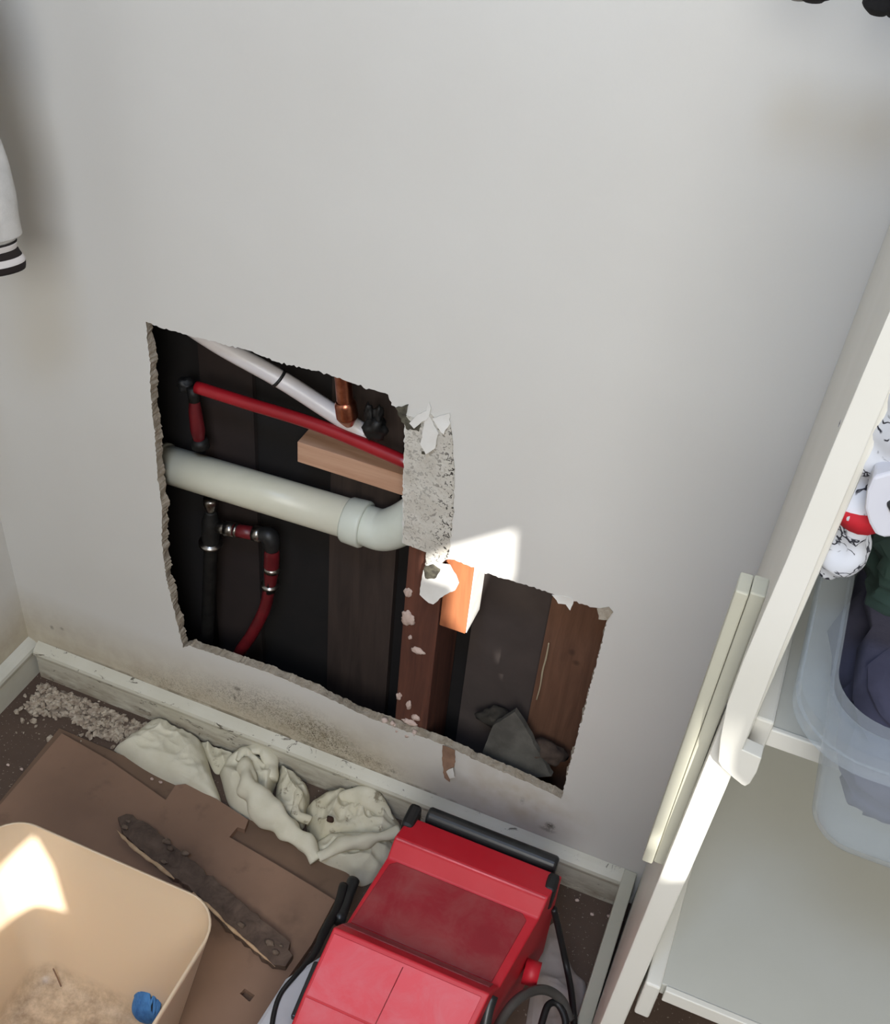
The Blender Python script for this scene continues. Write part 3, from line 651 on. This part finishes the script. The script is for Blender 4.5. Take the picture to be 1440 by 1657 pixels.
for i, (u, v) in enumerate(((934, 1456), (958, 1479), (985, 1482), (13, 1237), (35, 1244), (246, 1260), (260, 1265))):
    z = zA+.0005 if 240 < u < 300 else 0
    r_ = .003; lab = 'small pale plaster chip on the brown floor right of the red machine' if u > 900 else ('tiny pale plaster chip on the floor left of the cardboard' if u < 100 else 'tiny pale plaster chip on the lower cardboard by the notch')
    tag(blob('plaster_chip', P(u, v, z=z+.002), (r_, r_*.7, r_*.6), M_PLB, seed=i+40, sub=2), lab, 'plaster chip', 'plaster chips right of the machine' if u > 900 else ('plaster chips left of the cardboard' if u < 100 else 'plaster chips on the cardboard'))

# ------------------------------------------------------------------ rags
def rag(name, px, H_, mat, label, seed, folds=(1.0, 0), freq=22, amp=.010, zc=.0, parts=None, base_z=0.0, ridge=0.6, center=None):
    out = [P(u, v, z=base_z+.004) for u, v in px]
    pts = smooth_path([(p.x, p.y, 0) for p in out+[out[0]]], 8)[:-1]
    c = Vector((sum(p.x for p in pts)/len(pts), sum(p.y for p in pts)/len(pts), 0)) if center is None else Vector((*P(*center, z=base_z+.02).xy, 0))
    ang = math.radians(folds[1]); dirv = Vector((math.cos(ang), math.sin(ang), 0)); rings = 46
    bm = bmesh.new(); prev = None; top = None
    def hgt(p, t):
        q = Vector((p.x, p.y, 0))
        wpt = q + Vector((noise.noise(q*14+Vector((seed, 0, 0))), noise.noise(q*14+Vector((0, seed, 0))), 0))*.022
        f = wpt.dot(dirv)*freq
        rd = 1-abs(math.sin(f*math.pi))**ridge
        n1 = 1-abs(noise.noise(wpt*26+Vector((seed*2, 1, 0))))*2.4
        n2 = 1-abs(noise.noise(wpt*60+Vector((1, seed*2, 0))))*3
        env = 1-t**6
        return base_z + env*(H_*(.72+.28*noise.noise(q*9+Vector((seed, seed, 0)))) + amp*(rd*.9+n1*1.0+n2*.30)) + .001
    top = bm.verts.new((c.x, c.y, hgt(c, 0)))
    for k in range(1, rings+1):
        t = k/rings; ring = []
        for p in pts:
            q = c+(p-c)*t
            ring.append(bm.verts.new((q.x, min(q.y, -.019), max(hgt(q, t), base_z+.0008))))
        n = len(ring)
        for i in range(n):
            if prev is None: bm.faces.new((top, ring[i], ring[(i+1) % n]))
            else: bm.faces.new((prev[i], ring[i], ring[(i+1) % n], prev[(i+1) % n]))
        prev = ring
    low = [bm.verts.new((v.co.x, v.co.y, base_z+.0002)) for v in prev]
    n = len(prev)
    for i in range(n): bm.faces.new((prev[i], low[i], low[(i+1) % n], prev[(i+1) % n]))
    bm.faces.new(low)
    return tag(bmobj(name, bm, None, mat, True), label, 'cloth')
rag('folded_rag', ((184, 1212), (215, 1188), (248, 1165), (272, 1162), (300, 1175), (326, 1200), (342, 1250), (356, 1302), (300, 1278), (240, 1250)), .034, M_RAG, 'smooth folded off-white rag, leftmost of the rags along the baseboard', 3, (1, -10), 16, .006)
rag('rag_scrap', ((318, 1190), (350, 1200), (385, 1215), (372, 1240), (350, 1250), (335, 1225)), .006, M_RAGD, 'thin dirty scrap of cloth in the gap between the left rag and the middle rag', 13, (1, 30), 40, .006)
rag('crumpled_rag', ((355, 1250), (372, 1222), (400, 1206), (440, 1218), (452, 1250), (440, 1290), (452, 1330), (480, 1355), (508, 1380), (470, 1362), (420, 1334), (375, 1308)), .034, M_RAG, 'twisted off-white rag bunched up in the middle against the baseboard', 8, (1, 35), 26, .010, center=(410, 1280))
rag('crumpled_rag', ((452, 1245), (478, 1256), (500, 1280), (498, 1310), (488, 1340), (455, 1325), (446, 1290)), .026, M_RAGD, 'small yellowish crumpled rag wedged behind the twisted rag', 17, (1, 60), 34, .010)
rag('crumpled_rag', ((494, 1308), (530, 1280), (572, 1278), (612, 1296), (640, 1318), (650, 1350), (630, 1372), (580, 1360), (530, 1366), (500, 1350)), .032, M_RAGD, 'stained crumpled rag with a brown hole against the machine corner', 21, (1, 10), 26, .010)
rag('crumpled_rag', ((494, 1380), (520, 1358), (570, 1350), (625, 1350), (640, 1380), (618, 1412), (585, 1432), (560, 1412), (525, 1398)), .026, M_RAG, 'off-white rolled rag end between the cardboard corner and the machine', 29, (1, 100), 26, .008)
rag('floor_cloth', ((885, 1500), (900, 1492), (912, 1530), (930, 1570), (948, 1590), (944, 1625), (925, 1660), (920, 1720), (850, 1720), (860, 1600), (872, 1550)), .006, M_TAUPE, 'thin grey cloth on the floor under the cable beside the machine', 33, (1, 80), 18, .004)
rags = [o for o in bpy.data.objects if o.name.startswith('crumpled_rag')]
M_RAGF = M_RAG
def fold(i, px, z, r_, mat, disp=.012):
    return tube('fold', [P(u, v, z=zz) for (u, v), zz in zip(px, z)], r_, mat, rags[i], segs=40, n=12, disp=disp, dscale=38, flat=.8)
fold(0, ((398, 1232), (402, 1262), (415, 1296), (452, 1330), (492, 1362), (512, 1392)), (.036, .044, .040, .032, .026, .018), [.010, .016, .018, .017, .016, .008], M_RAG)
fold(0, ((385, 1232), (400, 1216), (425, 1212), (440, 1232), (440, 1262)), (.030, .034, .034, .032, .026), [.008, .012, .013, .012, .006], M_RAG)
fold(1, ((470, 1262), (482, 1285), (480, 1315), (500, 1330)), (.028, .032, .028, .02), [.006, .009, .009, .006], M_RAGD)
fold(2, ((545, 1292), (580, 1286), (615, 1304), (638, 1325)), (.030, .036, .034, .026), [.007, .012, .011, .006], M_RAGD)
fold(3, ((515, 1386), (550, 1368), (600, 1356), (645, 1345)), (.026, .034, .036, .034), [.008, .013, .013, .009], M_RAG, .008)
tag(blob('dirt_clod', P(534, 1325, z=.046), (.006, .005, .003), simple('brown_clod', (70, 46, 34), (44, 28, 20), 60, .95), seed=3, sub=2), 'dark brown dirt clod on the stained rag', 'dirt')

# ------------------------------------------------------------------ cream tub
def rrect(x0, x1, y0, y1, r, n=10):
    out = []
    for cx, cy, a0 in ((x1-r, y1-r, 0), (x0+r, y1-r, 90), (x0+r, y0+r, 180), (x1-r, y0+r, 270)):
        for i in range(n+1):
            a = math.radians(a0+90*i/n); out.append((cx+r*math.cos(a), cy+r*math.sin(a)))
    return out
def tub_mesh(name, rim, base, zr, zb, th, mat, parent=None, label=None, levels=14, lip=.0, fillet=.02):
    """rim/base = (x0,x1,y0,y1,r)"""
    bm = bmesh.new(); loops = []
    def sec(t, inset, z):
        k = [rim[i]*t+base[i]*(1-t) for i in range(5)]
        return [bm.verts.new((x, y, z)) for x, y in rrect(k[0]+inset, k[1]-inset, k[2]+inset, k[3]-inset, max(k[4]-inset, .003))]
    for i in range(4):       # outer bottom fillet
        a = math.radians(90*i/4); loops.append(sec(0, fillet*(1-math.sin(a)), zb+fillet*(1-math.cos(a))))
    for i in range(levels+1): t = i/levels; loops.append(sec(t, 0, zb+fillet+(zr-zb-fillet)*t))
    if lip:
        loops.append(sec(1, -lip, zr)); loops.append(sec(1, -lip, zr+.003)); 
    loops.append(sec(1, th, zr+(.003 if lip else .0008)))
    for i in range(levels, -1, -1): t = i/levels; loops.append(sec(t, th, zb+fillet+(zr-zb-fillet)*t))
    for i in range(3, -1, -1):
        a = math.radians(90*i/4); loops.append(sec(0, th+fillet*(1-math.sin(a)), zb+th+fillet*(1-math.cos(a))))
    n = len(loops[0])
    for A, B in zip(loops, loops[1:]):
        for i in range(n): bm.faces.new((A[i], A[(i+1) % n], B[(i+1) % n], B[i]))
    bm.faces.new(loops[0]); bm.faces.new(list(reversed(loops[-1])))
    return bmobj(name, bm, parent, mat, True, label)
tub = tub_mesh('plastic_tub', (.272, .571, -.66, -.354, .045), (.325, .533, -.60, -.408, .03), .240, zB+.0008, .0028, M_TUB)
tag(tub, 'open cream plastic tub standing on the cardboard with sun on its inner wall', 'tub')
# crumpled blue yarn ball
zt_ = zB+.0045
bc = P(243, 1624, z=.040); yb = []
for i in range(420):
    a = i*.42; w_ = .35+.55*math.sin(i*.013); ph = i*.009
    axv = Vector((math.sin(w_)*math.cos(ph), math.sin(w_)*math.sin(ph), math.cos(w_)))
    axv = Matrix.Rotation(1.1, 3, 'Y') @ axv
    e1_ = axv.orthogonal().normalized() if i == 0 else (e1_-axv*e1_.dot(axv)).normalized(); e2_ = axv.cross(e1_)
    off = .012*math.sin(i*.031); r_ = math.sqrt(max(.0205**2-off**2, 1e-6))
    yb.append(bc+(e1_*math.cos(a)+e2_*math.sin(a))*r_+axv*off)
tag(tube('yarn_ball', yb, .0019, M_BLUE, segs=6, n=3), 'blue ball of yarn in the corner of the cream tub', 'yarn')
tag(blob('debris_chip', P(24, 1590, z=zt_+.003), (.002, .002, .001), M_PLB, seed=2, sub=2), 'tiny pale chip on the bottom of the cream tub', 'debris')
tag(tube('wood_sliver', [P(86, 1567, z=.045), P(92, 1580, z=.03), P(99, 1596, z=.0245)], .0009, M_KRAFT, segs=6), 'thin brown wood sliver standing in the cream tub', 'debris')

# ------------------------------------------------------------------ shelf unit on the right
YS = -.38
xl = lambda z: .989+(z-.38)*.015
xbk = lambda z: 1.003+(z-.66)*.013
su = empty('shelf_unit', (1.0, -.1, 0), 'white painted shelf unit built against the right part of the wall', 'shelf unit')
def sheared(name, z0, z1, xf, xb, th, y0, y1, mat, label=None, bevel=.0015):
    bm = bmesh.new(); v = []
    for z in (z0, z1):
        for (x, y) in ((xf(z), y0), (xf(z)+th, y0), (xb(z)+th, y1), (xb(z), y1)): v.append(bm.verts.new((x, y, z)))
    for f in ((0,1,2,3),(4,7,6,5),(0,4,5,1),(1,5,6,2),(2,6,7,3),(3,7,4,0)): bm.faces.new([v[i] for i in f])
    return adopt(bmobj(name, bm, None, mat, False, label, bevel), su)
ZL = P(1055, 1590, y=YS).z; ZU = P(1240, 1172, y=YS+.03).z
sheared('side_panel', 0.0005, 1.9, xl, xbk, .0195, YS, -.0005, M_PAINT)
adopt(box('shelf', 1.024, XR-.001, YS+.003, -.0005, ZL-.016, ZL, M_SHELF, bevel=.001, label='lower shelf board'), su)
adopt(box('shelf', 1.024, XR-.001, YS+.03, -.0005, ZU-.014, ZU, M_SHELF, bevel=.001, label='upper shelf board'), su)
adopt(box('shelf_lip', 1.024, XR-.001, YS+.026, YS+.0305, ZU-.016, ZU+.0008, M_PAINT, bevel=.001, label='white front lip of the upper shelf'), su)
adopt(box('shelf_lip', 1.030, XR-.001, YS-.003, YS+.003, ZL-.016, ZL+.001, M_PAINT, bevel=.001, label='white front lip of the lower shelf'), su)
def front_board(name, px, y, th, mat, label=None, bevel=.002):
    q = [(p.x, p.z) for p in (P(u, v, y=y) for u, v in px)]
    return adopt(plate(name, q, [], lambda p: (p[0], y, p[1]), lambda p: (p[0], y+th, p[1]), mat, None, label, bevel), su)
yb_ = YS-.012
front_board('corner_stile', [(1540, 262), (1462, 450), (1398, 600), (1337, 746), (1275, 900), (1202, 1069), (1176, 1140), (1165, 1195), (1162, 1232), (1166, 1240), (1176, 1249), (1188, 1260), (1198, 1268), (1206, 1272), (1213, 1268), (1224, 1250), (1232, 1227), (1201, 1213), (1226, 1150), (1257, 1069), (1324, 905), (1440, 630), (1600, 262)], yb_, .0118, M_PAINT, 'front stile ending in a rounded foot')
adopt(box('shelf_cleat', 1.0165, 1.030, YS+.022, -.012, ZU-.052, ZU+.012, M_PAINT, bevel=.002, label='end cleat of the upper shelf'), su)
adopt(box('shelf_cleat', 1.0125, 1.026, YS-.004, -.012, ZL-.052, ZL+.003, M_PAINT, bevel=.002, label='end cleat of the lower shelf'), su)
ye = YS+.014
e0, e1 = P(1190, 955, y=ye), P(1040, 1393, y=ye)
adopt(box('batten', e0.x, e0.x+.0085, ye, ye+.02, e1.z, e0.z, M_PAINT2, bevel=.0012, label='cream batten down the left side'), su)
adopt(box('batten', e0.x+.0088, e0.x+.0185, ye+.0015, ye+.02, e1.z+.002, e0.z+.001, M_PAINT2, bevel=.0012, label='cream batten down the left side'), su)
adopt(box('plinth', .971, .9885, -1.1, -.0005, .0005, .074, M_PAINT2, bevel=.0015, label='cream plinth board along the floor'), su)

# clear storage tote on the upper shelf
zs = ZU+.001
tote = empty('storage_tote', (1.2, -.2, zs), 'clear plastic storage tote of cloths overhanging the upper shelf', 'storage box')
body = tub_mesh('body', (1.045, 1.50, -.430, -.06, .035), (1.063, 1.48, -.438, -.08, .028), zs+.102, zs+.0005, .002, M_CLEAR, fillet=.010)
adopt(body, tote)
def ring_mesh(name, a, b, z0, z1, mat, bevel=.003):
    oa, ob = rrect(*a), rrect(*b)
    return plate(name, oa, [ob], lambda p: (p[0], p[1], z0), lambda p: (p[0], p[1], z1), mat, None, None, bevel)
adopt(ring_mesh('rim', (1.026, 1.53, -.453, -.04, .048), (1.047, 1.50, -.428, -.062, .034), zs+.101, zs+.112, M_CLEAR), tote)
adopt(ring_mesh('rim_skirt', (1.0265, 1.5295, -.4525, -.0405, .048), (1.029, 1.526, -.450, -.043, .045), zs+.092, zs+.1005, M_CLEAR, .001), tote)
# cloths in the tote
def cushion(name, c, half, mat, label, cat, seed, amp=.35, parent=None):
    bm = bmesh.new(); bmesh.ops.create_cube(bm, size=2.0)
    bmesh.ops.subdivide_edges(bm, edges=bm.edges, cuts=14, use_grid_fill=True)
    for v in bm.verts:
        d = v.co.copy(); n_ = d.normalized(); d = d*.80+n_*.30
        k = 1+amp*.35*noise.noise(Vector((d.x*2+seed, d.y*2, d.z*2)))+amp*.18*noise.noise(d*6+Vector((seed, 0, 0)))
        v.co = Vector((d.x*half[0]*k, d.y*half[1]*k, d.z*half[2]*k))+Vector(c)
    return tag(bmobj(name, bm, None, mat, True), label, cat)
cushion('folded_cloth', (1.30, -.255, zs+.0385), (.212, .156, .031), M_PURPLE, 'grey purple folded cloth at the bottom of the clear tote', 'cloth', 3)
cushion('folded_cloth', (1.118, -.27, zs+.084), (.014, .115, .014), M_TAUPE, 'taupe folded cloth on the left inside the clear tote', 'cloth', 8)
cushion('folded_cloth', (1.255, -.28, zs+.089), (.125, .135, .018), M_NAVY, 'dark slate folded cloth on the right inside the clear tote', 'cloth', 12)
cushion('folded_cloth', (1.20, -.255, zs+.130), (.140, .080, .016), M_GREEN, 'dark green folded cloth lying over the back of the clear tote', 'cloth', 15)

# doodle cloth strap, red band, white handle
ys = -.36
dc = empty('patterned_cloth', P(1390, 800, y=ys), 'white twisted cloth with black line doodles and a red band hanging over the tote', 'cloth')
adopt(tube('cloth', [P(1560, 600, y=ys), P(1475, 690, y=ys), P(1424, 742, y=ys), P(1402, 790, y=ys), P(1392, 822, y=ys), P(1380, 850, y=ys), P(1372, 880, y=ys), P(1352, 905, y=ys), P(1338, 926, y=ys)], [.036, .028, .021, .0165, .0150, .0150, .0140, .0130, .006], M_DOODLE, segs=24, n=10, disp=.010, dscale=45), dc)
adopt(tube('red_band', [P(1400, 802, y=ys), P(1394, 830, y=ys)], .0185, M_REDCLOTH, segs=24, n=4, disp=.006, dscale=45, label='red band'), dc)
wh = empty('curved_handle', P(1425, 850, y=ys-.03), 'white rounded plastic handle with a black insert at the right edge above the tote', 'handle')
yh = ys-.035
def hplate(name, px, y, th, mat, label=None, bevel=.003):
    q = [(p.x, p.z) for p in (P(u, v, y=y) for u, v in px)]
    return adopt(plate(name, q, [], lambda p: (p[0], y, p[1]), lambda p: (p[0], y+th, p[1]), mat, None, label, bevel), wh)
hplate('handle', [(1412, 772), (1440, 764), (1500, 770), (1520, 860), (1452, 868), (1432, 870), (1415, 864), (1406, 848), (1399, 822), (1402, 795)], yh, .02, M_WPLAST, None, .006)
hplate('insert', [(1432, 815), (1460, 806), (1470, 850), (1446, 842)], yh-.002, .004, M_BLACKG, 'black insert')

# black hanging things at the top right
M_BW = simple('black_wool', (22, 20, 20), (14, 13, 13), 50, .95, bump=.3)
gl = empty('black_glove', P(1424, -60, y=-.12), 'black knitted glove hanging with fingertips showing at the top right corner', 'glove')
adopt(tube('finger', [P(1440, -60, y=-.12), P(1430, -10, y=-.12), P(1423, 10, y=-.12), P(1419, 23, y=-.12)], [.010, .0115, .011, .005], M_BW, segs=16), gl)
adopt(tube('finger', [P(1475, -60, y=-.12), P(1462, -10, y=-.12), P(1453, 12, y=-.12), P(1449, 27, y=-.12)], [.010, .0115, .011, .005], M_BW, segs=16), gl)
gl2 = empty('black_glove', P(1310, -60, y=-.12), 'black knitted glove just peeking in at the top edge, left of the corner glove', 'glove')
adopt(tube('finger', [P(1335, -70, y=-.12), P(1325, -30, y=-.12), P(1318, -8, y=-.12), P(1316, 2, y=-.12)], [.010, .0115, .011, .006], M_BW, segs=16), gl2)
adopt(tube('finger', [P(1310, -70, y=-.12), P(1300, -34, y=-.12), P(1294, -12, y=-.12), P(1292, -1, y=-.12)], [.008, .009, .009, .005], simple('grey_wool', (120, 116, 112), None), segs=16, label='grey fingertip'), gl2)

# hanging sleeve on the left
yg = -.15
sl = empty('hanging_sweater', P(-40, 300, y=yg), 'light grey knitted garment with black striped cuff hanging at the left edge', 'clothing')
adopt(tube('sleeve', [Vector((.175, yg, 1.36)), Vector((.185, yg, 1.22)), P(-90, 60, y=yg), P(-78, 170, y=yg), P(-59, 265, y=yg), P(-45, 330, y=yg), P(-41, 378, y=yg), P(-37, 394, y=yg)], [.030, .030, .030, .033, .038, .041, .043, .036], M_KNIT, segs=36, n=10, flat=.45, disp=.003, dscale=25), sl)
adopt(tube('body', [Vector((.10, yg-.05, 1.42)), Vector((.09, yg-.10, 1.36)), Vector((.085, yg-.12, 1.2)), Vector((.085, yg-.12, 1.0)), Vector((.085, yg-.12, .84))], [.03, .055, .065, .068, .066], M_KNIT, segs=36, n=10, flat=1.0, disp=.008, dscale=18), sl)
t = NT('striped_ribbed_cuff')
za, zb_ = P(5, 411, y=yg-.015).z, P(5, 468, y=yg-.015).z
g = t.n('ShaderNodeSeparateXYZ'); t.l(t.pos, g.inputs[0])
mr = t.n('ShaderNodeMapRange'); mr.inputs[1].default_value = za; mr.inputs[2].default_value = zb_; t.l(g.outputs['Z'], mr.inputs[0])
cr = t.n('ShaderNodeValToRGB'); cr.color_ramp.interpolation = 'CONSTANT'; e = cr.color_ramp.elements
blk, wht = (*lin((32, 24, 22)), 1), (*lin((204, 198, 194)), 1)
e[0].position = 0; e[0].color = blk; e[1].position = .16; e[1].color = wht
for p_, c_ in ((.32, blk), (.50, wht), (.66, blk)): k = e.new(p_); k.color = c_
t.l(mr.outputs[0], cr.inputs[0]); t.col(cr.outputs[0]); t.set(Roughness=.95)
adopt(tube('cuff', [P(-33, 388, y=yg), P(-31, 406, y=yg), P(-26, 420, y=yg), P(-20, 434, y=yg), P(-19, 437, y=yg)], [.034, .0335, .035, .0375, .034], t.m, segs=36, n=6, flat=.45, label='black and white striped cuff'), sl)
bpy.context.view_layer.update()
def sub(child, parent):      # one level deeper: a piece of a part
    child.parent = parent; child.matrix_parent_inverse = Matrix.Identity(4)
def kids(root, name): return [o for o in bpy.data.objects if o.parent == root and o.name.split('.')[0] == name]
hous = kids(mach, 'housing')[0]
for nm in ('recessed_panel', 'front_panel', 'lower_front_panel'):
    for o in kids(mach, nm): sub(o, hous)
sub(kids(mach, 'rubber_rim')[0], kids(mach, 'base')[0]); sub(kids(mach, 'side_strip')[0], kids(mach, 'base')[0])
sub(kids(tote, 'rim_skirt')[0], kids(tote, 'rim')[0])
sh = kids(su, 'shelf'); lips = kids(su, 'shelf_lip')
for lp in lips:
    up = 'upper' in lp['label']; sub(lp, [k for k in sh if ('upper' in k['label']) == up][0])
sub(kids(wh, 'insert')[0], kids(wh, 'handle')[0])
sub(kids(cp, 'cap')[0], kids(cp, 'pipe')[0])
bpy.context.view_layer.update()
